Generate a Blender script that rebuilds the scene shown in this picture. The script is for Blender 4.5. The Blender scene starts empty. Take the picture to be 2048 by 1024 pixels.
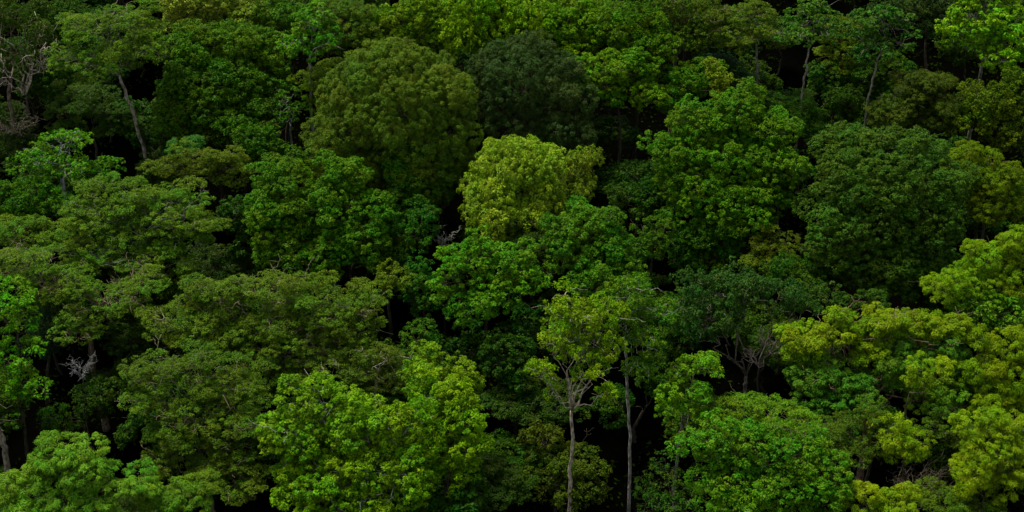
import bpy, math, random, hashlib
import numpy as np

# ------------------------------------------------------------------ camera, sky, sun, exposure
scene = bpy.context.scene
COL = scene.collection
CAM_H, PITCH, FOV = 90.0, math.radians(28), math.radians(40)
cam_d = bpy.data.cameras.new('camera'); cam = bpy.data.objects.new('camera', cam_d); COL.objects.link(cam)
cam.location = (0, 0, CAM_H); cam.rotation_euler = (math.pi/2 - PITCH, 0, 0)
cam_d.sensor_width = 36; cam_d.angle = FOV; cam_d.clip_start = 1; cam_d.clip_end = 3000
scene.camera = cam

SUN_EL, SUN_AZ = math.radians(68), math.radians(-50)        # azimuth from +Y (beyond the wood), to the left
w = bpy.data.worlds.new('World'); scene.world = w; w.use_nodes = True
nt = w.node_tree; nt.nodes.clear()
sk = nt.nodes.new('ShaderNodeTexSky'); sk.sky_type = 'NISHITA'; sk.sun_disc = False
sk.sun_elevation = SUN_EL; sk.sun_rotation = SUN_AZ; sk.dust_density = 3.0; sk.air_density = 1.0
bg = nt.nodes.new('ShaderNodeBackground'); bg.inputs['Strength'].default_value = 0.12
wo = nt.nodes.new('ShaderNodeOutputWorld')
hz = nt.nodes.new('ShaderNodeHueSaturation'); hz.inputs['Saturation'].default_value = 0.35   # a pale overcast sky
nt.links.new(sk.outputs[0], hz.inputs['Color']); nt.links.new(hz.outputs[0], bg.inputs[0]); nt.links.new(bg.outputs[0], wo.inputs[0])
sl = bpy.data.lights.new('sun', 'SUN'); sl.energy = 3.0; sl.angle = math.radians(14); sl.color = (1.0, 0.95, 0.84)
so = bpy.data.objects.new('sun', sl); COL.objects.link(so)
so.rotation_euler = (-(math.pi/2 - SUN_EL), 0, -SUN_AZ); so.location = (0, 100, 150)
scene.view_settings.view_transform = 'Standard'; scene.view_settings.look = 'None'
scene.view_settings.gamma = 1; scene.view_settings.exposure = 0.3
cy = scene.cycles
cy.max_bounces = 4; cy.diffuse_bounces = 2; cy.glossy_bounces = 1; cy.transmission_bounces = 2
ALB = 0.95            # albedo of a leaf for the colour its sunlit side shows

# ------------------------------------------------------------------ pixels to points
FPX = 1024/math.tan(FOV/2)
SLOPE = math.tan(math.radians(15))
def ground_z(x, y):
    return (SLOPE*y + 1.2*np.sin(x*0.07+1.3)*np.cos(y*0.05) + 0.5*np.sin(x*0.19+y*0.13)
            + 0.9*np.sin(y*0.031+0.4) - 0.9*np.sin(0.4))
def ray(px, py):
    a = (px-1024)/FPX; b = -(py-512)/FPX
    s, c = math.sin(PITCH), math.cos(PITCH)
    d = np.array([a, c + b*s, -s + b*c]); return d
def hit_canopy(px, py, h):
    d = ray(px, py); t = (CAM_H - h)/(SLOPE*d[1] - d[2]); return np.array([0, 0, CAM_H]) + d*t
def hit_plane(px, py, p0, theta):
    d = ray(px, py); n = np.array([0, -math.sin(theta), math.cos(theta)])
    t = np.dot(p0 - np.array([0, 0, CAM_H]), n)/np.dot(d, n); return np.array([0, 0, CAM_H]) + d*t
def at_depth(px, py, Y):
    d = ray(px, py); return np.array([0, 0, CAM_H]) + d*(Y/d[1])

# ------------------------------------------------------------------ materials
def lin(c): return tuple(((v/255)/12.92 if v/255 <= .04045 else ((v/255+.055)/1.055)**2.4) for v in c)
_mats = {}
def albedo(c):
    r, g, b = lin(c); return (g*.8*(r/g)**.7*ALB, g*ALB, b*(.3+.3*min(1, max(0, (c[2]/c[1]-.3)/.35)))*ALB)
def leaf_mat(col, young, gloss=0.25):
    key = (col, young, gloss)
    if key in _mats: return _mats[key]
    m = bpy.data.materials.new('leaf'); m.use_nodes = True; n = m.node_tree; n.nodes.clear(); L = n.links
    def N(t, **k):
        o = n.nodes.new(t)
        for a, b in k.items(): setattr(o, a, b)
        return o
    a, b = albedo(col), albedo(young)
    ay = N('ShaderNodeAttribute', attribute_name='young'); av = N('ShaderNodeAttribute', attribute_name='vary')
    mx = N('ShaderNodeMix', data_type='RGBA'); mx.inputs[6].default_value = (*a, 1); mx.inputs[7].default_value = (*b, 1)
    L.new(ay.outputs['Fac'], mx.inputs[0])
    hs = N('ShaderNodeHueSaturation'); L.new(mx.outputs[2], hs.inputs['Color'])
    mh = N('ShaderNodeMapRange'); mh.inputs[3].default_value = 0.476; mh.inputs[4].default_value = 0.522
    mv = N('ShaderNodeMapRange'); mv.inputs[3].default_value = 0.45; mv.inputs[4].default_value = 1.55
    ah = N('ShaderNodeAttribute', attribute_name='hue')
    L.new(ah.outputs['Fac'], mh.inputs[0]); L.new(mh.outputs[0], hs.inputs['Hue'])
    L.new(av.outputs['Fac'], mv.inputs[0]); L.new(mv.outputs[0], hs.inputs['Value'])
    p = N('ShaderNodeBsdfPrincipled'); p.inputs['Roughness'].default_value = 0.5
    p.inputs['Specular IOR Level'].default_value = gloss
    tr = N('ShaderNodeBsdfTranslucent'); ms = N('ShaderNodeMixShader'); ms.inputs[0].default_value = 0.28
    out = N('ShaderNodeOutputMaterial')
    L.new(hs.outputs[0], p.inputs['Base Color']); L.new(hs.outputs[0], tr.inputs['Color'])
    L.new(p.outputs[0], ms.inputs[1]); L.new(tr.outputs[0], ms.inputs[2]); L.new(ms.outputs[0], out.inputs[0])
    _mats[key] = m; return m
def bark_mat(col):
    key = ('bark', col)
    if key in _mats: return _mats[key]
    m = bpy.data.materials.new('bark'); m.use_nodes = True; n = m.node_tree; L = n.links
    p = n.nodes['Principled BSDF']; p.inputs['Roughness'].default_value = 0.85; p.inputs['Specular IOR Level'].default_value = 0.15
    tc = n.nodes.new('ShaderNodeTexCoord'); mp = n.nodes.new('ShaderNodeMapping'); mp.inputs['Scale'].default_value = (3, 3, 1.0)
    ns = n.nodes.new('ShaderNodeTexNoise'); ns.inputs['Scale'].default_value = 2.5; ns.inputs['Detail'].default_value = 6
    r = n.nodes.new('ShaderNodeValToRGB'); c = lin(col)
    r.color_ramp.elements[0].position = 0.35; r.color_ramp.elements[0].color = (c[0]*.22, c[1]*.24, c[2]*.18, 1)
    r.color_ramp.elements[1].position = 0.62; r.color_ramp.elements[1].color = (*c, 1)
    L.new(tc.outputs['Object'], mp.inputs[0]); L.new(mp.outputs[0], ns.inputs[0]); L.new(ns.outputs[0], r.inputs[0])
    n2 = n.nodes.new('ShaderNodeTexNoise'); n2.inputs['Scale'].default_value = .9; n2.inputs['Detail'].default_value = 5
    mr = n.nodes.new('ShaderNodeMapRange'); mr.inputs[1].default_value = .52; mr.inputs[2].default_value = .68; mr.inputs[4].default_value = .6
    mo = n.nodes.new('ShaderNodeMix'); mo.data_type = 'RGBA'; mo.inputs[7].default_value = (.03, .045, .012, 1)   # moss patches
    L.new(tc.outputs['Object'], n2.inputs[0]); L.new(n2.outputs[0], mr.inputs[0]); L.new(mr.outputs[0], mo.inputs[0])
    L.new(r.outputs[0], mo.inputs[6]); L.new(mo.outputs[2], p.inputs['Base Color'])
    bp = n.nodes.new('ShaderNodeBump'); bp.inputs['Strength'].default_value = 0.5; bp.inputs['Distance'].default_value = 0.05
    L.new(ns.outputs[0], bp.inputs['Height']); L.new(bp.outputs[0], p.inputs['Normal'])
    _mats[key] = m; return m

# ------------------------------------------------------------------ mesh helpers
def quad_mesh(name, V, mat, attrs=None):
    """V: (n,4,3)"""
    n = len(V); me = bpy.data.meshes.new(name)
    me.vertices.add(n*4); me.vertices.foreach_set('co', V.reshape(-1).astype(np.float32))
    me.loops.add(n*4); me.loops.foreach_set('vertex_index', np.arange(n*4, dtype=np.int32))
    me.polygons.add(n); me.polygons.foreach_set('loop_start', np.arange(0, n*4, 4, dtype=np.int32))
    me.polygons.foreach_set('loop_total', np.full(n, 4, dtype=np.int32))
    for k, v in (attrs or {}).items():
        a = me.attributes.new(k, 'FLOAT', 'FACE'); a.data.foreach_set('value', v.astype(np.float32))
    me.update(calc_edges=True); me.materials.append(mat); return me
class Tubes:
    def __init__(s): s.v = []; s.f = []
    def add(s, pts, rad, sides=6):
        pts = np.asarray(pts, float); n = len(pts); rad = np.broadcast_to(np.asarray(rad, float), (n,))
        tan = np.gradient(pts, axis=0); tan /= np.linalg.norm(tan, axis=1)[:, None] + 1e-9
        ref = np.array([0.0, 1, 0]) if abs(tan[0][1]) < .9 else np.array([1.0, 0, 0])
        b0 = len(s.v)
        for i in range(n):
            u = np.cross(tan[i], ref); u /= np.linalg.norm(u)+1e-9; v = np.cross(tan[i], u)
            for k in range(sides):
                a = 2*math.pi*k/sides; s.v.append(pts[i] + rad[i]*(math.cos(a)*u + math.sin(a)*v))
        for i in range(n-1):
            for k in range(sides):
                k2 = (k+1) % sides; s.f.append((b0+i*sides+k, b0+i*sides+k2, b0+(i+1)*sides+k2, b0+(i+1)*sides+k))
        s.f.append(tuple(b0+(n-1)*sides+k for k in range(sides)))
        s.f.append(tuple(b0+k for k in reversed(range(sides))))
    def build(s, name, mat):
        me = bpy.data.meshes.new(name); me.from_pydata([tuple(v) for v in s.v], [], s.f); me.update()
        me.materials.append(mat)
        me.polygons.foreach_set('use_smooth', [True]*len(me.polygons)); return me
def wiggle(a, b, rng, amp=0.08, n=6, up=0.0):
    a = np.asarray(a, float); b = np.asarray(b, float); L = np.linalg.norm(b-a); t = np.linspace(0, 1, n)[:, None]
    p = a + (b-a)*t; off = rng.normal(0, 1, (n, 3))*amp*L*0.5; off[0] = 0; off[-1] = 0
    arch = np.zeros((n, 3)); arch[:, 2] = up*L*np.sin(np.pi*t[:, 0]); return p + off*np.sin(np.pi*t) + arch
def link(name, data, parent=None, loc=None):
    o = bpy.data.objects.new(name, data); COL.objects.link(o)
    if parent: o.parent = parent
    if loc is not None: o.location = loc
    return o
def norm(v): return v/(np.linalg.norm(v, axis=-1, keepdims=True)+1e-9)

# ------------------------------------------------------------------ foliage
# rl lobe radius, sl lobe spacing, fz lobe flatness, rc tuft radius, nl leaves a tuft, L/W leaf size, gap share of tufts
# missing, up/out/rnd leaf facing, droop of the leaf tips, inner share of lobes inside the crown, zmin how far down lobes go
S = dict(
    puffy=dict(jit=.06, bumps=(0, .4), rl=1.15, sl=1.95, fz=1.0, rc=.4, kc=.92, nl=70, L=.21, W=.1, gap=.0, up=.7, out=1.2, rnd=.3, droop=.35, inner=.3, zmin=-.75, u0=.93, cz=1.0, yb=.0),
    broad=dict(rl=.9, sl=1.45, fz=.7, rc=.40, kc=1.1, nl=34, L=.28, W=.16, gap=.14, up=.9, out=.7, rnd=.6, droop=.15, inner=.45, zmin=-.7, u0=.72, cz=.75, yb=.1),
    tufted=dict(rl=.78, sl=1.35, fz=.85, rc=.34, kc=1.1, nl=34, L=.27, W=.15, gap=.16, up=.9, out=.8, rnd=.5, droop=.2, inner=.45, zmin=-.75, u0=.74, cz=.7, yb=.25),
    layered=dict(bumps=(7, .36), rl=.9, sl=1.55, fz=.34, rc=.36, kc=1.0, nl=42, L=.2, W=.085, gap=.18, up=1.3, out=.4, rnd=.5, droop=.05, inner=.7, zmin=-.6, u0=.55, cz=.5, yb=.1),
    feather=dict(rl=.85, sl=1.4, fz=.6, rc=.36, kc=1.1, nl=62, L=.32, W=.065, gap=.10, up=.9, out=.8, rnd=.4, droop=.55, inner=.45, zmin=-.65, u0=.72, cz=.65, yb=.1),
    wispy=dict(rl=.65, sl=1.0, fz=.7, rc=.33, kc=.95, nl=26, L=.24, W=.12, gap=.25, up=.7, out=.6, rnd=.8, droop=.3, inner=.8, zmin=-.95, u0=.55, cz=.8, yb=.2),
    hanging=dict(rl=.8, sl=1.2, fz=1.25, rc=.38, kc=1.1, nl=34, L=.36, W=.15, gap=.15, up=.5, out=.8, rnd=.5, droop=1.0, inner=.5, zmin=-.8, u0=.75, cz=1.1, yb=.2),
    bigleaf=dict(rl=.75, sl=1.3, fz=.75, rc=.42, kc=.9, nl=20, L=.42, W=.24, gap=.2, up=.9, out=.6, rnd=.5, droop=.4, inner=.6, zmin=-.85, u0=.6, cz=.6, yb=.1),
)
FIB = {}
def fib(k):
    if k not in FIB:
        i = np.arange(k)+.5; ph = np.arccos(1-2*i/k); th = np.pi*(1+5**.5)*i
        FIB[k] = np.stack([np.cos(th)*np.sin(ph), np.sin(th)*np.sin(ph), np.cos(ph)], 1)
    return FIB[k]
STAT = {'leaves': 0}
def lobes_of(blobs, st, rng):
    P, R, O, Y = [], [], [], []
    C = np.array([b[0] for b in blobs]); RR = np.array([b[1] for b in blobs])
    for bi, (c, r, y) in enumerate(blobs):
        area = 4*math.pi*((r[0]*r[1])**1.6+(r[0]*r[2])**1.6+(r[1]*r[2])**1.6)**(1/1.6)/3**(1/1.6)
        tries = int(area/st['sl']**2*7)+20
        d = norm(rng.normal(0, 1, (tries, 3))); d = d[d[:, 2] > st['zmin']]
        u = rng.uniform(st['u0'], .96, len(d))
        inn = rng.random(len(d)) < st['inner']*.5; u[inn] = rng.uniform(.25, st['u0'], inn.sum())
        # keep the lobes' outer face on the crown's outline
        re = np.maximum(r - st['rl']*.8, r*.35)
        pts = c + d*re*u[:, None]
        for k in range(len(pts)):
            p = pts[k]; q = (p-C)/RR; dd = np.sqrt((q*q).sum(1)); dd[bi] = 9
            if dd.min() < .55: continue
            if P:
                e = np.array(P)-p; e[:, 2] *= 1.0/max(st['fz'], .45)
                if (np.einsum('ij,ij->i', e, e)).min() < (st['sl']*.86)**2: continue
            P.append(p); R.append(st['rl']*rng.uniform(.7, 1.3)); O.append(norm(d[k]/r)); Y.append(y)
    if not P:
        for c, r, y in blobs: P.append(c); R.append(min(r)); O.append(np.array([0, 0, 1.])); Y.append(y)
    return np.array(P), np.array(R), np.array(O), np.array(Y, float)
def crown_mesh(blobs, st, rng, mat, dens=1.0):
    P, R, O, Y = lobes_of(blobs, st, rng)
    C = np.array([b[0] for b in blobs]); RR = np.array([b[1] for b in blobs])
    st = dict(st, rc=st['rc']*.8, L=st['L']*.86, W=st['W']*.86, nl=st['nl']*.8)
    K = max(8, int(4.2*(st['rl']/st['rc'])**2*st['kc']))
    F = fib(K); n = len(P)
    a = rng.uniform(0, 2*np.pi, n); ca, sa = np.cos(a)[:, None], np.sin(a)[:, None]
    D = np.stack([F[None, :, 0]*ca-F[None, :, 1]*sa, F[None, :, 0]*sa+F[None, :, 1]*ca, np.broadcast_to(F[None, :, 2], (n, K))], 2)
    D = norm(D + rng.normal(0, .16, D.shape))
    bias = norm(O*.8+np.array([0, 0, .8]))
    keep = (np.einsum('nkj,nj->nk', D, bias) > -.35) & (rng.random((n, K)) > st['gap'])
    rad = R[:, None, None]*rng.uniform(1-st.get('jit', .3), 1+st.get('jit', .3)*.7, (n, K, 1))
    CC = P[:, None, :] + D*rad*np.array([1, 1, st['fz']])
    lob = np.broadcast_to(np.arange(n)[:, None], (n, K))[keep]
    CC = CC[keep]; D = D[keep]
    q = np.full(len(CC), 9.0)
    for c, r in zip(C, RR): q = np.minimum(q, np.linalg.norm((CC-c)/r, axis=1))
    k2 = (q > .3); CC, D, lob = CC[k2], D[k2], lob[k2]
    m = len(CC); nl = max(6, int(st['nl']*dens*1.55))
    rc = st['rc']*rng.uniform(.6, 1.45, (m, 1, 1))*rng.uniform(.8, 1.25, n)[lob][:, None, None]
    d = norm(rng.normal(0, 1, (m, nl, 3)) + .7*D[:, None, :] + np.array([0, 0, .35]))
    rr = rng.uniform(.35, 1.0, (m, nl, 1))**.6
    p = CC[:, None, :] + d*rr*rc*np.array([1, 1, st['cz']])
    nn = norm(d*st['out'] + np.array([0, 0, st['up']]) + rng.normal(0, st['rnd'], d.shape))
    ax = rng.normal(0, 1, d.shape)*.6 + d*1.0 + np.array([0, 0, -st['droop']*1.2])
    ax = norm(ax - nn*np.einsum('mlj,mlj->ml', ax, nn)[:, :, None]*.8)
    side = norm(np.cross(nn, ax)); s = rng.uniform(.65, 1.3, (m, nl, 1))*rng.uniform(.75, 1.3, (m, 1, 1))
    Lh = st['L']*.4*s; Wh = st['W']*.4*s*rng.uniform(.85, 1.15, s.shape); nn2 = norm(np.cross(ax, side))
    V = np.stack([p-ax*Lh-nn2*Lh*.15, p+side*Wh, p+ax*Lh-nn2*Lh*.3, p-side*Wh], 2).reshape(-1, 4, 3)
    lobv = rng.random(n); clv = rng.random(m)
    vary = (.25*lobv[lob][:, None] + .35*clv[:, None] + .4*rng.random((m, nl))).reshape(-1)
    hue = np.clip(.5 + .22*rng.normal(0, 1, n)[lob][:, None] + .16*rng.normal(0, 1, (m, 1)) + .12*rng.normal(0, 1, (m, nl))
                  - (.5*(rng.random((m, 1)) < .02)), 0, 1).reshape(-1)
    yl = Y[lob]
    yg = np.clip(yl[:, None] + st['yb']*(rng.random(m) > .6)[:, None]*1.4 + rng.normal(0, .12, (m, nl)), 0, 1)
    STAT['leaves'] += len(V)
    return quad_mesh('crown', V, mat, {'vary': vary, 'hue': hue, 'young': yg.reshape(-1)}), P, O

GROUPS = {}
PROTOS = []
def seed_of(s): return int(hashlib.md5(s.encode()).hexdigest()[:8], 16)
def tree(name, cat, label, style, col, blobs, young=None, h=12.0, trunk=None, bark=(88, 80, 66), tw=.15, limbs=0,
         twigs=0, dens=1.0, gloss=.07, group=None, theta=55, skirt=.75, **over):
    rng = np.random.default_rng(seed_of(label)); st = dict(S[style]); st.update(over)
    if style == 'layered' and gloss == .07: gloss = .1
    px = sum(b[0]*b[2]*b[3] for b in blobs)/sum(b[2]*b[3] for b in blobs)
    py = sum(b[1]*b[2]*b[3] for b in blobs)/sum(b[2]*b[3] for b in blobs)
    c0 = hit_canopy(px, py, h); B = []
    for b in blobs:
        c = hit_plane(b[0], b[1], c0, math.radians(theta)); d = ray(b[0], b[1])
        t = c[1]/d[1]; k = t/FPX; e = math.atan2(-d[2], d[1]); rx = b[2]*k; ap = b[3]*k
        Ry = min(rx*.95, ap*1.25); rz = math.sqrt(max(ap*ap-(Ry*math.sin(e))**2, (.4*ap)**2))/math.cos(e)
        B.append([c, np.array([rx, Ry, rz]), (b[4] if len(b) > 4 else 0.0)])
    Y = c0[1]
    nb, sb = st.get('bumps', (4, .42))
    for c, r, y in list(B):
        for _ in range(nb):
            d_ = norm(rng.normal(0, 1, 3)); d_[2] = abs(d_[2])*.9-.25 if style != 'layered' else d_[2]*.8; d_ = norm(d_)
            k_ = rng.uniform(.7, 1.25)*sb; B.append([c + d_*r*rng.uniform(.72, .95), np.maximum(r*k_, .5), y])
    if skirt and style != 'wispy' and not trunk:
        for c, r, y in list(B[:len(blobs)]):
            c2 = c - np.array([0, r[1]*.15, r[2]*skirt]); r2 = r*np.array([.9, .9, .85])
            g = ground_z(c2[0], c2[1])
            if c2[2]-r2[2]*.6 > g+1.0: B.append([c2, r2, y])
    zlow = min(b[0][2]-b[1][2]*.55 for b in B)
    if trunk:
        pts = [at_depth(x, y, Y) for x, y in trunk]                     # from the fork down
        bx = pts[-1][0] + (pts[-1][0]-pts[0][0])*.15; base = np.array([bx, Y, ground_z(bx, Y)-.3])
        if base[2] < pts[-1][2]-.5: pts.append(base)
        else: pts[-1][2] = base[2]; base = pts[-1]
    else:
        big = max(B, key=lambda b: b[1][0]*b[1][2]); j = rng.normal(0, .5, 2)
        base = np.array([c0[0]+j[0], Y+j[1], 0]); base[2] = ground_z(base[0], base[1])-.3
        fork = np.array([c0[0], Y, max(zlow, base[2]+1.5)])
        mid = (fork+base)/2 + np.array([rng.normal(0, .3), rng.normal(0, .3), 0]); pts = [fork, mid, base]
    pts = np.array(pts[::-1])
    # smooth the polyline
    tt = np.linspace(0, len(pts)-1, 14); pp = np.stack([np.interp(tt, np.arange(len(pts)), pts[:, i]) for i in range(3)], 1)
    pp[1:-1] += rng.normal(0, .05, (12, 3)); r0 = tw*1.2
    origin = np.array([pp[0][0], pp[0][1], pp[0][2]+.3])
    root = bpy.data.objects.new(name, None); COL.objects.link(root); root.location = origin
    root.empty_display_size = 1.0; root['label'] = label; root['category'] = cat
    if group: root['group'] = group
    for b in B: b[0] = b[0]-origin
    pp = pp-origin; fk = pp[-1]
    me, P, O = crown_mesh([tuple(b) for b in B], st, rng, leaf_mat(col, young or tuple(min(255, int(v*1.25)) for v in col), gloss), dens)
    cr = link('crown', me, root); ends = []
    bm = bark_mat(bark); T = Tubes()
    T.add(pp, np.linspace(r0, tw*.75, len(pp)), 8)
    order = sorted(range(len(blobs)), key=lambda i: -B[i][1][0]*B[i][1][2]); sep = []
    for n_, i in enumerate(order):
        tgt = B[i][0] - np.array([0, 0, B[i][1][2]*.15]); w0 = tw*.42 if n_ < 3 else tw*.32
        if np.linalg.norm(tgt-fk) < .4: tgt = fk+np.array([0, 0, .8])
        X = Tubes() if n_ < limbs else T
        lim = wiggle(fk, tgt, rng, .13, 8, .05); X.add(lim, np.linspace(w0, w0*.5, 8), 6)
        q = (P-B[i][0])/B[i][1]; own = np.where((q*q).sum(1) < 1.0)[0]
        if len(own):
            sel = rng.choice(own, min(len(own), 11 if len(B) > 2 else 16), replace=False)
            for s_ in sel:
                st_p = lim[rng.integers(4, 8)]; end = P[s_]+O[s_]*st['rl']*.25
                br = wiggle(st_p, end, rng, .16, 7, .06); X.add(br, np.linspace(w0*.42, .022, 7), 5); ends.append((end, O[s_], X))
                for _ in range(2):
                    a_ = br[rng.integers(2, 6)]; e_ = a_ + rng.normal(0, 1, 3)*np.array([.8, .8, .4]) + (end-a_)*.5
                    X.add(wiggle(a_, e_, rng, .2, 5), np.linspace(.028, .012, 5), 4)
        if X is not T: sep.append(X)
    if twigs:
        tip = rng.choice(len(ends), min(len(ends), twigs), replace=False)
        for s_ in tip:
            a_, o_, T_w = ends[s_]; e_ = a_ + o_*st['rl']*.9 + np.array([rng.normal(0, .7), rng.normal(0, .5), st['rl']*st['fz']+rng.uniform(.1, .35)])
            br = wiggle(a_, e_, rng, .14, 7); T_w.add(br, np.linspace(.03, .014, 7), 4)
            for _ in range(3):
                k = rng.integers(3, 6); e2 = br[k]+np.array([rng.normal(0, .5), rng.normal(0, .4), rng.uniform(0, .3)])
                T_w.add(wiggle(br[k], e2, rng, .15, 4), np.linspace(.016, .008, 4), 4)
    link('trunk', T.build('trunk', bm), root)
    for X in sep: link('limb', X.build('limb', bm), root)
    PROTOS.append(root); return root
def dead_branches(name, cat, label, px, py, rad, h, col=(190, 185, 175), n=9, flat=.8, th=.035, depth=None, lean=(0, 0)):
    """bare forking branches on a stem down to the ground"""
    rng = np.random.default_rng(seed_of(label)); c = hit_canopy(px, py, h)
    k = c[1]/ray(px, py)[1]/FPX; R = rad*k
    base = np.array([c[0]+lean[0], c[1]+lean[1], 0]); base[2] = ground_z(base[0], base[1])-.2
    T = Tubes(); c = c-base; low = c - np.array([0, 0, R*.6])
    St = Tubes(); St.add(wiggle((0, 0, 0), low, rng, .05, 9), np.linspace(th*2.2, th*1.1, 9), 6)
    for i in range(n):
        a = 2*math.pi*i/n + rng.normal(0, .3)
        e = c + np.array([math.cos(a)*R*rng.uniform(.6, 1.1), math.sin(a)*R*.6, rng.uniform(-.3, 1)*R*flat])
        br = wiggle(low, e, rng, .22, 9, .05); T.add(br, np.linspace(th, th*.35, 9), 5)
        for _ in range(5):
            k_ = rng.integers(3, 8); e2 = br[k_] + (e-low)*rng.uniform(.15, .45) + rng.normal(0, 1, 3)*R*.22
            b2 = wiggle(br[k_], e2, rng, .3, 6); T.add(b2, np.linspace(th*.5, th*.25, 6), 4)
            e3 = b2[3] + rng.normal(0, 1, 3)*R*.16; T.add(wiggle(b2[3], e3, rng, .2, 4), np.linspace(th*.3, th*.18, 4), 4)
    o = link(name, T.build(name, bark_mat(col)), None, base); link('stem', St.build('stem', bark_mat((78, 70, 60))), o); o['label'] = label; o['category'] = cat; return o

# ------------------------------------------------------------------ the setting: forest floor
def build_ground():
    nx, ny = 160, 200; xs = np.linspace(-900, 900, nx); ys = np.linspace(-60, 1500, ny)
    xs = np.sign(xs)*np.abs(xs/900)**1.8*900; ys = np.where(ys > 0, (ys/1500)**1.6*1500, ys)
    X, Yg = np.meshgrid(xs, ys); Z = ground_z(X, Yg)
    me = bpy.data.meshes.new('forest_floor')
    v = np.stack([X, Yg, Z], 2).reshape(-1, 3)
    f = [(j*nx+i, j*nx+i+1, (j+1)*nx+i+1, (j+1)*nx+i) for j in range(ny-1) for i in range(nx-1)]
    me.from_pydata(v.tolist(), [], f); me.update()
    m = bpy.data.materials.new('litter_painted_shade'); m.use_nodes = True; n = m.node_tree; p = n.nodes['Principled BSDF']
    p.inputs['Roughness'].default_value = 1; p.inputs['Specular IOR Level'].default_value = 0
    ns = n.nodes.new('ShaderNodeTexNoise'); ns.inputs['Scale'].default_value = 60; ns.inputs['Detail'].default_value = 8
    tc = n.nodes.new('ShaderNodeTexCoord'); n.links.new(tc.outputs['Object'], ns.inputs[0]); ns.inputs['Scale'].default_value = 1.4
    r = n.nodes.new('ShaderNodeValToRGB'); r.color_ramp.elements[0].color = (.0004, .0004, .0003, 1); r.color_ramp.elements[1].color = (.002, .002, .0013, 1)  # near-black colour stands in for deep shade between the crowns
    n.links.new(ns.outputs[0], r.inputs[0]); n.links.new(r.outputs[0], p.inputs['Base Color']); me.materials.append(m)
    o = link('forest_floor', me); o['kind'] = 'structure'; o['label'] = 'leaf littered forest floor under the trees, deep shade painted into its colour'
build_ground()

# ------------------------------------------------------------------ the trees, roughly from the far edge to the near one
T_ = tree
# --- far row, along the top of the picture
T_('slender_tree', 'tree', 'sparse green tree with bare twisting pale limbs and hanging vines at the left edge', 'wispy', (62, 92, 28), [(20, 30, 50, 40), (70, 60, 35, 35), (-30, 110, 50, 60), (50, 110, 25, 30)], h=15, trunk=[(25, 120), (18, 190), (30, 270)], bark=(150, 132, 112), tw=.2, limbs=3, dens=.7)
T_('broadleaf_tree', 'tree', 'small dark green tree behind the vine hung tree in the top left corner', 'broad', (48, 90, 22), [(110, 35, 60, 45), (75, 120, 45, 50), (120, 150, 40, 45)], h=11)
T_('slender_tree', 'tree', 'wide lime green tree leaning left on a tall forked grey trunk', 'layered', (92, 132, 34), [(190, 60, 90, 45), (265, 50, 60, 50), (145, 115, 60, 38), (215, 130, 75, 42), (285, 100, 50, 40), (235, 25, 60, 25)], h=17, trunk=[(238, 150), (262, 215), (290, 305)], bark=(176, 162, 146), tw=.17, limbs=3, fz=.5, rc=.38, young=(120, 150, 50))
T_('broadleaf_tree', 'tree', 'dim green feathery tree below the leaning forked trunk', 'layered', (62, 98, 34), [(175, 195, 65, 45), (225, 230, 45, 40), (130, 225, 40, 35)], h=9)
T_('broadleaf_tree', 'tree', 'pale yellow green blossoming crown at the top edge above the broad green tree', 'tufted', (138, 152, 62), [(370, 5, 55, 40), (440, 0, 70, 35), (500, 25, 40, 28)], h=13, young=(178, 182, 95))
T_('broadleaf_tree', 'tree', 'broad mid green tree with a smooth billowing top left of the tall pale stemmed tree', 'broad', (74, 118, 28), [(420, 80, 90, 45), (500, 95, 65, 45), (370, 110, 50, 38), (545, 120, 40, 45)], h=13)
T_('broadleaf_tree', 'tree', 'darker green tree hanging beneath the broad billowing green crown', 'broad', (58, 102, 20), [(390, 175, 80, 48), (480, 165, 65, 45), (350, 225, 50, 40), (430, 225, 75, 42), (510, 215, 50, 35)], h=11, young=(86, 134, 26))
T_('slender_tree', 'tree', 'tall thin tree with broad bright leaves and a white stem', 'bigleaf', (74, 134, 34), [(625, 40, 48, 40), (595, 85, 40, 30), (650, 95, 40, 32)], h=16, trunk=[(622, 85), (619, 130), (621, 185)], bark=(180, 175, 165), tw=.13)
T_('broadleaf_tree', 'tree', 'green tree at the top edge just left of the thin white stemmed tree', 'broad', (66, 110, 28), [(555, 25, 50, 40), (570, 65, 35, 30)], h=12)
T_('broadleaf_tree', 'tree', 'feathery olive green tree right of the white stemmed tree', 'layered', (88, 118, 28), [(700, 50, 75, 42), (750, 70, 50, 38), (680, 15, 60, 30)], h=13)
T_('broadleaf_tree', 'tree', 'yellow green layered tree tucked behind the big olive dome on its left', 'layered', (96, 132, 18), [(690, 130, 60, 32), (650, 165, 48, 34), (725, 115, 40, 28)], h=12)
T_('broadleaf_tree', 'tree', 'leafy yellow green tree at the top edge above the olive dome', 'tufted', (96, 132, 22), [(840, 25, 65, 48), (790, 50, 55, 40), (875, 70, 45, 35)], h=13)
T_('broadleaf_tree', 'tree', 'bright green tree with drooping yellow tipped leaves above the dark grey dome', 'hanging', (98, 148, 18), [(985, 30, 85, 50), (930, 60, 50, 45), (1060, 50, 60, 50)], h=14, young=(150, 176, 40))
T_('broadleaf_tree', 'tree', 'glossy bright green tree at the top edge between the drooping and the stepped trees', 'tufted', (84, 136, 22), [(1130, 30, 65, 45), (1190, 40, 60, 45), (1165, 95, 50, 40)], h=13, young=(120, 165, 34))
T_('broadleaf_tree', 'tree', 'tall rounded mid green crown at the right shoulder of the bright trees', 'broad', (76, 122, 24), [(1280, 55, 62, 55), (1300, 110, 45, 45), (1240, 40, 50, 45)], h=14)
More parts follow.
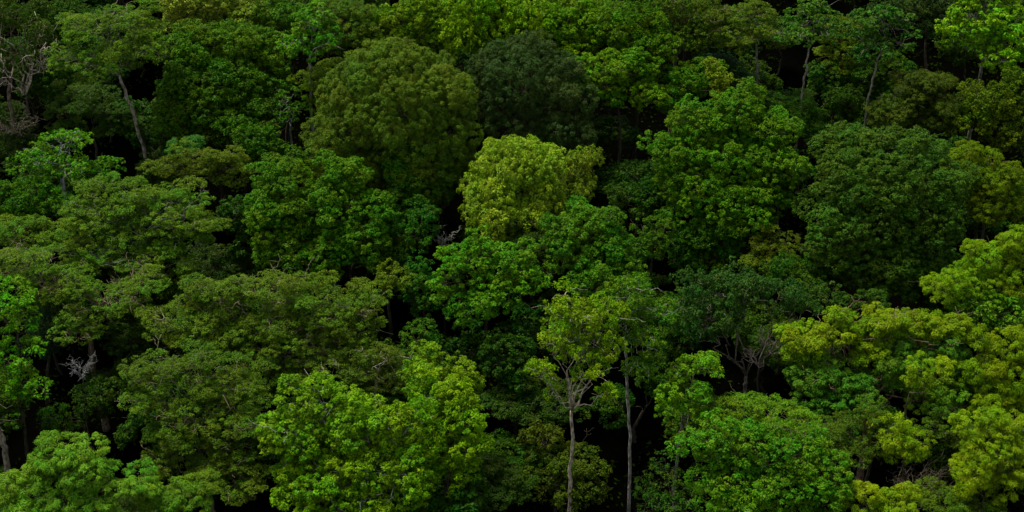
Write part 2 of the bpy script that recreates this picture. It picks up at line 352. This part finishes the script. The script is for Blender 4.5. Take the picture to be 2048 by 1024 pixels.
T_('broadleaf_tree', 'tree', 'bright green stepped tree hanging over the large black hollow', 'tufted', (80, 134, 22), [(1240, 135, 80, 42), (1190, 165, 52, 38), (1290, 185, 48, 34), (1230, 190, 50, 25)], h=12, skirt=0, young=(118, 158, 38))
T_('broadleaf_tree', 'tree', 'low green tree between the stepped bright tree and the teal one', 'broad', (68, 118, 24), [(1375, 160, 55, 38), (1340, 185, 40, 30)], h=11)
T_('slender_tree', 'tree', 'greyish green tree whose bare fanned branches show at the top edge', 'wispy', (78, 104, 34), [(1350, 20, 45, 38), (1410, 30, 55, 40), (1380, 70, 55, 40)], h=14, trunk=[(1372, 70), (1358, 100), (1350, 130)], bark=(148, 130, 108), limbs=3, dens=.9, twigs=6)
T_('broadleaf_tree', 'tree', 'dusky blue green tree under the fanned branches', 'layered', (32, 76, 46), [(1440, 125, 60, 32), (1480, 160, 42, 28)], h=10)
T_('slender_tree', 'tree', 'small yellow flecked tree poking above the large spreading green tree', 'tufted', (112, 130, 34), [(1432, 150, 24, 26), (1455, 178, 30, 26), (1480, 200, 26, 20)], h=14, young=(140, 150, 46), tw=.1)
T_('slender_tree', 'tree', 'open olive tree with a slim grey stem right of the fanned branches', 'layered', (90, 118, 34), [(1500, 35, 65, 38), (1540, 70, 48, 34), (1475, 75, 38, 30)], h=14, trunk=[(1515, 75), (1513, 100), (1515, 150)], bark=(160, 150, 132), tw=.12, limbs=2)
T_('slender_tree', 'tree', 'spindly green tree on a pale stem with a small tiered crown', 'bigleaf', (62, 112, 44), [(1625, 35, 48, 36), (1590, 70, 38, 26), (1655, 70, 36, 24)], h=16, trunk=[(1628, 60), (1615, 115), (1605, 178)], bark=(160, 152, 138), tw=.1, dens=.8)
T_('broadleaf_tree', 'tree', 'yellowish tree behind and between the two pale stemmed spindly trees', 'layered', (96, 122, 26), [(1700, 55, 52, 42), (1680, 105, 40, 34)], h=11, bark=(120, 90, 60))
T_('slender_tree', 'tree', 'spreading dark green tiered tree on a slanting pale stem', 'bigleaf', (52, 104, 42), [(1770, 45, 62, 34), (1740, 90, 50, 28), (1800, 85, 45, 26)], h=16, trunk=[(1766, 85), (1752, 130), (1740, 178)], bark=(160, 152, 138), tw=.1)
T_('broadleaf_tree', 'tree', 'dull grey green crown at the top edge left of the bright lime tree', 'broad', (52, 78, 36), [(1840, 15, 70, 32), (1890, 50, 45, 30)], h=12)
T_('broadleaf_tree', 'tree', 'bright lime tree with large leaf tufts in the top right corner', 'bigleaf', (108, 168, 26), [(1950, 30, 75, 42), (2025, 50, 70, 48), (2010, 105, 42, 32), (1915, 55, 42, 30), (1975, -20, 90, 35)], h=17, young=(140, 195, 50), twigs=10, bark=(150, 150, 130), tw=.2)
T_('broadleaf_tree', 'tree', 'fuzzy olive brown tree behind the great blue green dome', 'feather', (74, 92, 32), [(1840, 170, 60, 42), (1790, 215, 55, 35), (1880, 210, 50, 36)], h=12, young=(100, 108, 42), twigs=10)
T_('broadleaf_tree', 'tree', 'olive yellow tree at the right edge below the lime corner tree', 'broad', (82, 106, 22), [(1985, 205, 62, 42), (2040, 185, 50, 45), (1930, 235, 45, 36), (2030, 250, 55, 45)], h=12)
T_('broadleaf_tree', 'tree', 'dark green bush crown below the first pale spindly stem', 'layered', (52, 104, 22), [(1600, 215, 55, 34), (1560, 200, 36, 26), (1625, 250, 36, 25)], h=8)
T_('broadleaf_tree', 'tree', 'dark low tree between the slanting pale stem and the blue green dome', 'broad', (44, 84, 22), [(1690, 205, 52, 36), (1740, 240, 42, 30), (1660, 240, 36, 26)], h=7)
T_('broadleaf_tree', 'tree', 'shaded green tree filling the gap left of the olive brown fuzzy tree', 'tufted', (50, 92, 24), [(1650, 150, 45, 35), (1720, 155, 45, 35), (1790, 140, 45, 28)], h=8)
# --- second row
T_('domed_tree', 'tree', 'huge olive green dome shaped tree with a lumpy broccoli like surface', 'puffy', (94, 120, 42), [(792, 215, 160, 136), (800, 310, 140, 82), (685, 275, 78, 74), (895, 280, 72, 90)], h=13, young=(100, 130, 44), tw=.35)
T_('domed_tree', 'tree', 'dark grey green lumpy dome tree right of the olive dome', 'puffy', (62, 86, 46), [(1045, 155, 108, 86), (1120, 185, 76, 70), (1020, 235, 58, 50), (1110, 255, 76, 50), (1155, 285, 42, 42)], h=12, gap=.12, tw=.32)
T_('broadleaf_tree', 'tree', 'bright yellow green tree standing in front of the two big domes', 'hanging', (134, 166, 50), [(1042, 328, 98, 58), (985, 375, 62, 54), (1088, 378, 52, 50), (1005, 425, 76, 45), (1080, 420, 55, 40)], h=12, young=(176, 192, 96), gap=.22, fz=.85, rc=.36, droop=.6, L=.3, W=.12, twigs=8)
T_('broadleaf_tree', 'tree', 'narrow yellow green crown against the dark grey dome', 'hanging', (112, 132, 46), [(1158, 335, 30, 32), (1165, 375, 24, 28)], h=11, fz=.85, L=.3, W=.12)
T_('broadleaf_tree', 'tree', 'large spreading grass green tree beside the black hollow', 'tufted', (72, 126, 26), [(1400, 240, 75, 48), (1480, 225, 62, 52), (1545, 255, 60, 52), (1365, 305, 66, 52), (1460, 310, 92, 60), (1550, 335, 62, 60), (1400, 375, 82, 58), (1490, 395, 78, 58)], h=13, young=(96, 148, 38), yb=.15)
T_('broadleaf_tree', 'tree', 'great blue green dome tree with small even leaf clusters at the right', 'tufted', (64, 104, 40), [(1790, 300, 112, 54), (1765, 365, 150, 100), (1720, 440, 116, 80), (1840, 450, 86, 84), (1775, 520, 92, 60), (1660, 480, 50, 50)], h=13, young=(84, 118, 44), yb=.15, gap=.1, L=.25, W=.13, tw=.32, bumps=(2, .4))
T_('domed_tree', 'tree', 'smooth mustard green dome at the right edge beside the blue green dome', 'feather', (106, 128, 18), [(1945, 325, 52, 46), (1985, 360, 62, 58), (2020, 400, 46, 48)], h=12, fz=.85, gap=.03, L=.26)
T_('broadleaf_tree', 'tree', 'small rusty yellow tree in front of the blue green dome', 'layered', (98, 112, 28), [(1550, 480, 46, 30), (1530, 515, 46, 24)], h=9)
T_('broadleaf_tree', 'tree', 'bright fresh green tree with a white stub of trunk near the left edge', 'bigleaf', (70, 136, 30), [(125, 285, 52, 32), (85, 320, 46, 36), (150, 325, 40, 28)], h=13, trunk=[(121, 330), (123, 360)], bark=(200, 200, 200), tw=.18, L=.34, W=.19)
T_('broadleaf_tree', 'tree', 'low bright green leafy spray behind the wide feathery tree', 'bigleaf', (66, 124, 24), [(200, 335, 45, 22), (170, 350, 32, 18)], h=10)
T_('broadleaf_tree', 'tree', 'deep green tree at the left edge below the white trunk stub', 'broad', (58, 112, 22), [(60, 380, 60, 35), (20, 410, 55, 38), (95, 400, 40, 30)], h=11)
T_('broadleaf_tree', 'tree', 'small smooth jade green crown behind the rusty olive tree', 'feather', (56, 118, 56), [(365, 292, 38, 18)], h=11, fz=.6)
T_('broadleaf_tree', 'tree', 'rusty olive yellow tree between the jade crown and the feathery tree', 'layered', (90, 118, 20), [(385, 320, 80, 34), (460, 330, 52, 32), (330, 335, 42, 26)], h=12, fz=.5, young=(128, 116, 26))
T_('broadleaf_tree', 'tree', 'leafy green tree left of the olive dome with pale forked twigs', 'bigleaf', (60, 118, 28), [(570, 200, 40, 35), (545, 240, 30, 26), (590, 235, 28, 28)], h=10, trunk=[(575, 215), (580, 245)], bark=(180, 175, 165), tw=.1, L=.32, W=.18)
T_('broadleaf_tree', 'tree', 'mid green tree left below the olive dome', 'broad', (56, 108, 24), [(530, 290, 52, 36), (575, 310, 36, 28), (495, 270, 36, 30)], h=10)
T_('umbrella_tree', 'tree', 'wide feathery grey green tree made of many flat leaf layers at the left', 'layered', (88, 128, 38), [(245, 385, 105, 45), (330, 410, 88, 48), (190, 430, 88, 45), (280, 460, 112, 50), (380, 450, 66, 42), (180, 500, 88, 42), (300, 520, 92, 40)], h=13, twigs=22, bark=(150, 148, 135), tw=.28)
T_('umbrella_tree', 'tree', 'bare branched grey green layered tree below the wide feathery one', 'layered', (88, 126, 40), [(110, 560, 85, 42), (210, 590, 92, 42), (60, 520, 62, 36), (160, 640, 62, 34), (280, 575, 56, 40)], h=12, twigs=36, bark=(150, 130, 110), tw=.28, limbs=4, gap=.3)
T_('broadleaf_tree', 'tree', 'yellow tinged green tree at the left edge beside the wide feathery tree', 'layered', (82, 122, 26), [(50, 450, 66, 36), (10, 480, 50, 40), (70, 480, 50, 30)], h=11)
T_('broadleaf_tree', 'tree', 'full green tree in the middle left of two twins, nearer the feathery tree', 'tufted', (70, 120, 26), [(565, 355, 66, 46), (545, 415, 62, 52), (600, 430, 50, 48), (555, 475, 66, 42), (600, 500, 52, 36)], h=12, fz=.7, yb=.12)
T_('broadleaf_tree', 'tree', 'full green tree right of its twin with brown twigs showing midway', 'tufted', (68, 122, 26), [(690, 350, 56, 46), (680, 405, 66, 48), (735, 420, 45, 45), (690, 465, 76, 46), (650, 510, 62, 34), (735, 500, 50, 34)], h=12, fz=.7, yb=.12)
T_('broadleaf_tree', 'tree', 'deep green tree right below the olive dome', 'tufted', (44, 98, 24), [(800, 330, 60, 34), (825, 375, 56, 38), (780, 410, 45, 34)], h=11)
T_('broadleaf_tree', 'tree', 'dark green low tree beside the small bare white sapling', 'tufted', (44, 96, 28), [(820, 470, 52, 34), (790, 505, 45, 30), (845, 430, 36, 28)], h=10)
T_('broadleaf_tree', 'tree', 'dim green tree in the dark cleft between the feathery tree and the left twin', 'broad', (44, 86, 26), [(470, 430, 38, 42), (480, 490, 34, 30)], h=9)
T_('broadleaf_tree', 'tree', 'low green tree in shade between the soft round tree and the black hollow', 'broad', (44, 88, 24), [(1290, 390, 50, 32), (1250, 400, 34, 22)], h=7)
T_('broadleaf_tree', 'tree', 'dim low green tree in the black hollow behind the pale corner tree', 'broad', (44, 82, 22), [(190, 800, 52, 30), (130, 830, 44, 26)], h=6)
# --- third row
T_('broadleaf_tree', 'tree', 'vivid green ragged tree with drooping sprays in the middle of the wood', 'bigleaf', (76, 138, 34), [(950, 510, 66, 42), (1025, 525, 55, 42), (905, 555, 42, 42), (985, 580, 66, 40), (925, 605, 50, 28), (1055, 555, 36, 30)], h=12, L=.32, W=.17, rc=.36, nl=26, twigs=5)
T_('broadleaf_tree', 'tree', 'soft round mid green tree in the middle beside the vivid ragged tree', 'tufted', (66, 122, 34), [(1180, 450, 72, 48), (1140, 480, 52, 46), (1215, 500, 62, 52), (1180, 540, 52, 36), (1240, 540, 42, 36)], h=12, gap=.08, yb=.1, fz=.8)
T_('broadleaf_tree', 'tree', 'small plain green tree right of the soft round one', 'tufted', (52, 100, 26), [(1310, 460, 44, 36), (1300, 495, 36, 28)], h=10)
T_('broadleaf_tree', 'tree', 'dark green tree beneath the large spreading grass green tree', 'broad', (44, 96, 22), [(1390, 475, 58, 36), (1450, 470, 45, 34), (1410, 520, 50, 26)], h=8)
T_('broadleaf_tree', 'tree', 'dark vine covered tree against the foot of the blue green dome', 'broad', (46, 90, 26), [(1600, 560, 50, 36), (1560, 545, 40, 30)], h=9)
T_('broadleaf_tree', 'tree', 'yellow green small tree at the black hollow in the middle left', 'tufted', (84, 112, 30), [(785, 555, 38, 30), (760, 580, 26, 22)], h=10)
T_('broadleaf_tree', 'tree', 'dark leafy tree between the vivid ragged tree and the black hollow', 'tufted', (42, 98, 28), [(840, 560, 40, 34), (855, 600, 34, 28)], h=9)
T_('umbrella_tree', 'tree', 'sprawling olive tree with flat layers and many pale bare twig ends', 'layered', (88, 120, 34), [(540, 575, 115, 42), (440, 590, 78, 42), (660, 600, 92, 46), (560, 650, 112, 46), (700, 655, 72, 42), (430, 670, 88, 46), (560, 710, 88, 36), (650, 700, 72, 34), (340, 640, 66, 40), (740, 610, 42, 34), (500, 760, 80, 36), (610, 745, 56, 26)], h=12, twigs=70, bark=(150, 142, 112), tw=.3, fz=.4)
T_('umbrella_tree', 'tree', 'lower olive tree of ragged flat layers with crooked pale twigs', 'layered', (84, 116, 34), [(370, 740, 78, 42), (450, 760, 66, 42), (400, 830, 92, 46), (460, 870, 66, 42), (350, 880, 52, 36), (310, 790, 45, 34), (430, 920, 80, 36), (500, 840, 46, 40), (290, 740, 40, 34), (470, 960, 60, 32), (330, 930, 40, 30)], h=11, twigs=46, bark=(150, 142, 112), tw=.26, fz=.4)
T_('umbrella_tree', 'tree', 'small flat topped olive crown with a white twig star above the lime tree', 'layered', (78, 104, 30), [(755, 715, 52, 26), (720, 745, 62, 24), (790, 745, 42, 24)], h=11, twigs=8, bark=(200, 188, 165), fz=.45)
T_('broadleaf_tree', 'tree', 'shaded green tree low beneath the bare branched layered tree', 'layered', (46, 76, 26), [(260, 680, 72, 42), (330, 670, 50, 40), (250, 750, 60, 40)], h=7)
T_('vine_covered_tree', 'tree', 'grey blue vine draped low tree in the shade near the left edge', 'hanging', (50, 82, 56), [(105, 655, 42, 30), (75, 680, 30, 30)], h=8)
T_('broadleaf_tree', 'tree', 'bright green tree with overlapping sprays at the left edge', 'bigleaf', (78, 142, 22), [(10, 600, 52, 50), (35, 660, 42, 42), (15, 720, 62, 46), (60, 770, 40, 28), (0, 775, 50, 30)], h=13, L=.32, W=.17)
T_('broadleaf_tree', 'tree', 'small round dark green crown at the rim of the black hollow', 'tufted', (50, 106, 30), [(842, 680, 42, 30), (850, 705, 32, 20)], h=8)
T_('broadleaf_tree', 'tree', 'yellow green bushy crown behind the big lime tree', 'tufted', (96, 136, 26), [(890, 735, 60, 34), (935, 760, 34, 34), (850, 745, 34, 28)], h=12)
T_('slender_tree', 'tree', 'tall lime tree with an airy crown on a long forked pale trunk', 'wispy', (112, 156, 28), [(1145, 620, 50, 38), (1130, 585, 15, 22), (1205, 640, 46, 44), (1105, 680, 36, 40), (1225, 690, 40, 40), (1165, 665, 46, 32), (1085, 740, 26, 32), (1195, 745, 34, 26), (1222, 785, 20, 18), (1110, 790, 16, 14), (1160, 705, 40, 28)], h=18, trunk=[(1143, 822), (1146, 880), (1141, 950), (1140, 1020)], bark=(205, 190, 168), tw=.14, limbs=5, young=(142, 156, 30), yb=.2, dens=1.05, bumps=(4, .45), skirt=0)
T_('slender_tree', 'tree', 'thin tree on a straight bare grey trunk behind the tall lime tree', 'wispy', (76, 124, 34), [(1265, 585, 50, 34), (1300, 620, 42, 34), (1250, 630, 30, 30), (1290, 680, 30, 40), (1285, 740, 22, 30)], h=17, trunk=[(1250, 672), (1254, 780), (1261, 885)], bark=(186, 180, 170), tw=.11, limbs=2)
T_('vine_covered_tree', 'tree', 'dark blue green tree with crooked bare forked trunks showing below', 'hanging', (50, 90, 42), [(1430, 585, 75, 46), (1400, 635, 55, 45), (1490, 575, 62, 36), (1440, 650, 36, 30), (1560, 585, 50, 34), (1585, 625, 34, 28)], h=13, trunk=[(1492, 752), (1490, 770), (1492, 790)], bark=(150, 136, 122), tw=.17, limbs=5, fz=1.0, L=.28, W=.13, twigs=5)
T_('slender_tree', 'tree', 'narrow bright green tree on thin twin stems near the lower middle', 'tufted', (84, 138, 30), [(1395, 735, 40, 32), (1385, 780, 48, 36), (1370, 825, 34, 26)], h=14, trunk=[(1363, 845), (1355, 905)], bark=(170, 160, 145), tw=.11)
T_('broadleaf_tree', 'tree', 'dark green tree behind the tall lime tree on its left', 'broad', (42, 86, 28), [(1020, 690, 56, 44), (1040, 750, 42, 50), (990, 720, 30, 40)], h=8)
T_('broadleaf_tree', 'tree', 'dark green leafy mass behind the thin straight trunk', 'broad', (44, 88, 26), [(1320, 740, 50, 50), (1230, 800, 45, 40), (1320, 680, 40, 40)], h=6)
T_('broadleaf_tree', 'tree', 'dull green crown directly above the yellow topped vine tree', 'tufted', (54, 88, 32), [(1655, 595, 52, 26), (1700, 610, 42, 24), (1760, 610, 30, 20)], h=11)
T_('vine_covered_tree', 'tree', 'wide yellow topped tree draped with green vines at the right', 'feather', (126, 154, 28), [(1620, 680, 52, 42, 0), (1680, 655, 56, 36, 0), (1745, 640, 62, 34, 0), (1815, 650, 52, 34, 0), (1890, 665, 46, 30, 0), (1740, 690, 52, 34, 0), (1630, 745, 60, 50, 1), (1700, 770, 66, 44, 1), (1800, 725, 66, 42, .9), (1890, 715, 52, 46, 1), (1870, 775, 56, 36, .6), (1670, 810, 46, 42, 1)], h=12, young=(66, 124, 46), yb=.0, bumps=(5, .38), twigs=20, bark=(170, 140, 120), tw=.28, L=.28, W=.11)
T_('broadleaf_tree', 'tree', 'small yellow round crown in front of the vine draped tree', 'feather', (126, 154, 28), [(1810, 880, 52, 44), (1845, 740, 42, 36)], h=12, L=.26, fz=.8)
T_('broadleaf_tree', 'tree', 'yellow green tree at the right edge above the vine draped tree', 'feather', (116, 152, 30), [(1990, 510, 66, 40), (2040, 500, 50, 46), (1920, 560, 58, 40), (1985, 570, 66, 42), (1880, 585, 32, 24)], h=13, L=.28, fz=.8)
T_('broadleaf_tree', 'tree', 'plain green tree under the yellow green one at the right edge', 'bigleaf', (74, 130, 36), [(1960, 620, 56, 36), (2020, 630, 52, 40), (1935, 650, 30, 26)], h=11, L=.28, W=.15)
T_('broadleaf_tree', 'tree', 'golden green tree at the right edge beside the vine draped crown', 'feather', (118, 146, 24), [(2010, 690, 52, 40), (1975, 740, 46, 42), (2030, 760, 46, 50), (1990, 800, 40, 34)], h=12, L=.28, fz=.8)
T_('broadleaf_tree', 'tree', 'golden tipped round crown in the lower right corner', 'feather', (126, 154, 28), [(1970, 880, 66, 50), (2020, 920, 50, 52), (1950, 940, 50, 45), (2030, 860, 40, 40)], h=13, L=.28, fz=.8)
# --- near row
T_('broadleaf_tree', 'tree', 'big lime green tree with bright leaf tufts at the bottom centre', 'tufted', (90, 136, 26), [(640, 795, 82, 50), (600, 860, 72, 62), (700, 850, 92, 60), (780, 840, 62, 56), (620, 950, 82, 62), (730, 930, 100, 70), (810, 940, 60, 60), (670, 1010, 100, 50)], h=14, young=(138, 188, 32), yb=.32, twigs=4, bark=(180, 180, 170), tw=.3, fz=.8)
T_('broadleaf_tree', 'tree', 'lime green tree joined to the right side of the big bottom centre tree', 'tufted', (92, 142, 18), [(860, 785, 56, 45), (915, 830, 50, 52), (875, 860, 66, 52), (940, 900, 46, 42), (890, 920, 60, 42)], h=13, young=(150, 190, 30), yb=.28, fz=.8, tw=.24)
T_('broadleaf_tree', 'tree', 'pale green feathery tree in the bottom left corner', 'feather', (92, 150, 52), [(150, 890, 55, 26), (110, 930, 66, 36), (190, 950, 72, 36), (150, 1000, 92, 36), (50, 970, 56, 36), (280, 960, 40, 30), (40, 1020, 60, 30)], h=14, young=(120, 172, 66), fz=.5, rc=.42)
T_('broadleaf_tree', 'tree', 'smaller feathery green crown right of the pale corner tree', 'feather', (84, 128, 42), [(380, 985, 46, 34), (330, 1010, 52, 30)], h=12, fz=.55)
T_('shrub', 'shrub', 'dark olive small leaved bush at the foot of the tall lime tree', 'broad', (74, 92, 30), [(1085, 870, 42, 36), (1110, 930, 66, 46), (1060, 970, 62, 42), (1150, 975, 50, 52), (1170, 920, 34, 34)], h=4, L=.26, twigs=4, gap=.2, skirt=0)
T_('broadleaf_tree', 'tree', 'yellowish green top behind the broad leafy tree at the bottom right', 'layered', (88, 134, 26), [(1490, 810, 72, 32), (1560, 830, 62, 36), (1440, 845, 46, 30), (1610, 860, 46, 32)], h=13, fz=.5)
T_('broadleaf_tree', 'tree', 'broad fresh green leafy tree at the bottom right of centre', 'bigleaf', (70, 132, 34), [(1420, 885, 62, 46), (1510, 880, 86, 50), (1600, 895, 76, 50), (1460, 960, 96, 50), (1570, 970, 96, 56), (1650, 960, 60, 60), (1500, 1020, 100, 46)], h=13, L=.28, W=.15, rc=.36, nl=28, gap=.12, young=(110, 150, 36), yb=.12, tw=.25)
T_('broadleaf_tree', 'tree', 'dim green tree left of the broad fresh green one at the bottom', 'bigleaf', (56, 98, 38), [(1335, 950, 46, 40), (1380, 1000, 46, 40), (1300, 990, 40, 36)], h=9, L=.28, W=.15)
T_('broadleaf_tree', 'tree', 'green tree behind the small yellow round crown', 'layered', (72, 104, 28), [(1700, 875, 56, 36), (1650, 880, 40, 36), (1740, 840, 42, 28), (1900, 850, 46, 40)], h=11, twigs=8)
T_('broadleaf_tree', 'tree', 'golden green crown at the bottom edge right of the broad leafy tree', 'feather', (126, 154, 28), [(1720, 990, 46, 36), (1790, 1010, 46, 32)], h=12, L=.26, fz=.8)
T_('broadleaf_tree', 'tree', 'green tree at the bottom edge in the lower right corner', 'layered', (84, 112, 28), [(1880, 985, 45, 34), (1940, 1015, 60, 34)], h=10, twigs=5)
T_('slender_tree', 'tree', 'dark leaning rough trunk with a thin crown at the bottom left edge', 'wispy', (60, 100, 30), [(-45, 800, 55, 40), (-30, 850, 40, 30)], h=15, trunk=[(-6, 850), (8, 890), (14, 945)], bark=(165, 150, 132), tw=.22)
# --- dead and bare things
dead_branches('dead_tree', 'dead tree', 'tiny bare white sapling between the dark green tree and vivid tree', 885, 480, 24, 9, (190, 184, 176), 8, 1.4, .04)
dead_branches('dead_tree', 'dead tree', 'bleached white dead branches over the dark hollow at the lower left', 162, 738, 30, 12, (150, 150, 150), 9, .7, .032)
dead_branches('dead_tree', 'dead tree', 'grey brown tangle of dead twigs at the bottom right', 1825, 968, 60, 9.5, (122, 108, 94), 13, .7, .034)
dead_branches('dead_tree', 'dead tree', 'bare pale crooked limbs beside the vine hung tree top left', 45, 150, 70, 12, (200, 184, 164), 8, 1.6, .09)
dead_branches('dead_tree', 'dead tree', 'drooping heap of grey dead limbs low at the left edge', 30, 240, 48, 9, (160, 144, 124), 10, -.5, .07)
dead_branches('dead_tree', 'dead tree', 'short snapped dead stick beside the vine draped tree trunk', 1520, 715, 40, 9, (190, 172, 156), 5, 1.4, .07)
# --- small trees low in the shade between the tall ones
def understorey():
    rng = np.random.default_rng(77); base = []
    GR = 'small trees in the shade'
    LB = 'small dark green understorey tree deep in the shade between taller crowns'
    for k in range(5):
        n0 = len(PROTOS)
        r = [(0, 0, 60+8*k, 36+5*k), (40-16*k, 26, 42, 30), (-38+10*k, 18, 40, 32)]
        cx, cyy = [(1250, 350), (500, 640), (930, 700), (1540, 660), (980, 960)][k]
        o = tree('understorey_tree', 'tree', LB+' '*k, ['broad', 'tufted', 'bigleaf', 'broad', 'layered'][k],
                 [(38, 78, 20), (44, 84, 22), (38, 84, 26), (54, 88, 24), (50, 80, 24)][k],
                 [(cx+a, cyy+b, c, d) for a, b, c, d in r], h=5.0, skirt=.5, group=GR, tw=.1, dens=.9)
        o['label'] = LB; base.append(o)
    tops = [np.array(o.location) for o in PROTOS]
    occ = [(o.location.x, o.location.y) for o in PROTOS]
    pts = []
    for _ in range(6000):
        x, y = rng.uniform(-70, 70), rng.uniform(58, 175)
        if abs(x) > .40*(y+30)*.95+6: continue
        if any((x-a)**2+(y-b)**2 < 2.3**2 for a, b in occ): continue
        if any((x-a)**2+(y-b)**2 < 4.0**2 for a, b in pts): continue
        # the open black hollows stay empty
        p = np.array([x, y, float(ground_z(x, y))+2.5]) - np.array([0, 0, CAM_H])
        s, c = math.sin(PITCH), math.cos(PITCH); f = p[1]*c - p[2]*s; u = p[1]*s + p[2]*c
        px, py = 1024+FPX*p[0]/f, 512-FPX*u/f
        if any(((px-a)/c_)**2+((py-b)/d)**2 < 1 for a, b, c_, d in HOLLOWS): continue
        pts.append((x, y))
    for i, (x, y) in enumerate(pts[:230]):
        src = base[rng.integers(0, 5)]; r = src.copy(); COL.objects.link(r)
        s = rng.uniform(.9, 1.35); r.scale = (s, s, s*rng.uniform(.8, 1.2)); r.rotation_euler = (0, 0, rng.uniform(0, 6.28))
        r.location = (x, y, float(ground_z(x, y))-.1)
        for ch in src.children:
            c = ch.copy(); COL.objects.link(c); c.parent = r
    return len(pts)
HOLLOWS = [(1240, 260, 50, 30), (800, 620, 60, 50), (900, 660, 70, 50), (60, 880, 50, 25), (1230, 870, 70, 60), (1510, 710, 60, 60), (1142, 930, 40, 110), (1258, 800, 30, 90), (275, 260, 60, 70), (1605, 130, 40, 60), (1748, 150, 40, 60), (620, 160, 30, 40), (160, 760, 40, 40), (900, 500, 30, 30), (970, 960, 60, 50), (1720, 590, 60, 40), (900, 380, 30, 40)]
def undergrowth():
    rng = np.random.default_rng(5); n = 110000
    x = rng.uniform(-80, 80, n); y = rng.uniform(55, 185, n)
    m = (np.sin(x*.9+y*.35)+np.sin(y*.7-x*.4)+rng.normal(0, .8, n) > -.2); x, y = x[m], y[m]
    f = y*math.cos(PITCH)+(CAM_H-ground_z(x, y))*math.sin(PITCH); u = y*math.sin(PITCH)-(CAM_H-ground_z(x, y))*math.cos(PITCH)
    px, py = 1024+FPX*x/f, 512-FPX*u/f; m = np.ones(len(x), bool)
    for a, b, c, d in HOLLOWS: m &= ((px-a)/c)**2+((py-b)/d)**2 > 1          # no leaves in the hollows; the floor's painted-in shade shows black
    x, y = x[m], y[m]
    z = ground_z(x, y)+rng.uniform(.05, 1.0, len(x))*(.5+.5*np.sin(x*.5)*np.cos(y*.6))
    p = np.stack([x, y, z], 1); nn = norm(rng.normal(0, .5, p.shape)+np.array([0, 0, 1.])); ax = norm(np.cross(nn, rng.normal(0, 1, p.shape)))
    sd = np.cross(nn, ax); s = rng.uniform(.12, .26, (len(x), 1))
    V = np.stack([p-ax*s, p+sd*s*.5, p+ax*s, p-sd*s*.5], 1)
    me = quad_mesh('undergrowth', V, leaf_mat((24, 42, 14), (30, 50, 16), 0.0), {'vary': rng.random(len(x)), 'hue': rng.random(len(x)), 'young': rng.random(len(x))})  # leaf green darkened to paint in the shade under the canopy
    o = link('undergrowth', me); o['kind'] = 'stuff'; o['label'] = 'low leafy undergrowth covering the forest floor, shade painted into its dark green'
nunder = understorey()
undergrowth()
# --- the wood goes on past the edges of the picture
def beyond():
    rng = np.random.default_rng(9); heroes = [o for o in PROTOS if not o.get('group') and len(o.children) == 2 and o.name.startswith('broadleaf')]
    spots = []
    for y in (185, 200):
        for x in range(-84, 85, 14): spots.append((x+rng.uniform(-3, 3), y+rng.uniform(-4, 4)))
    for y in range(72, 170, 13):
        xx = .364*(y*.95+35)+9
        spots += [(-xx-rng.uniform(0, 3), y), (xx+rng.uniform(0, 3), y)]
    for x in range(-36, 37, 12): spots.append((x, 58))
    for x, y in spots:
        src = heroes[rng.integers(0, len(heroes))]; r = src.copy(); COL.objects.link(r)
        r['label'] = 'green forest tree at the rim of the picture, mostly cut off by its edge'; r['group'] = 'forest trees beyond the edges'
        r.location = (x, y, float(ground_z(x, y))-.2); r.rotation_euler = (0, 0, rng.uniform(0, 6.28))
        for ch in src.children:
            c = ch.copy(); COL.objects.link(c); c.parent = r
beyond()
print('LEAVES', STAT['leaves'], 'TREES', len(PROTOS), 'UNDER', nunder)
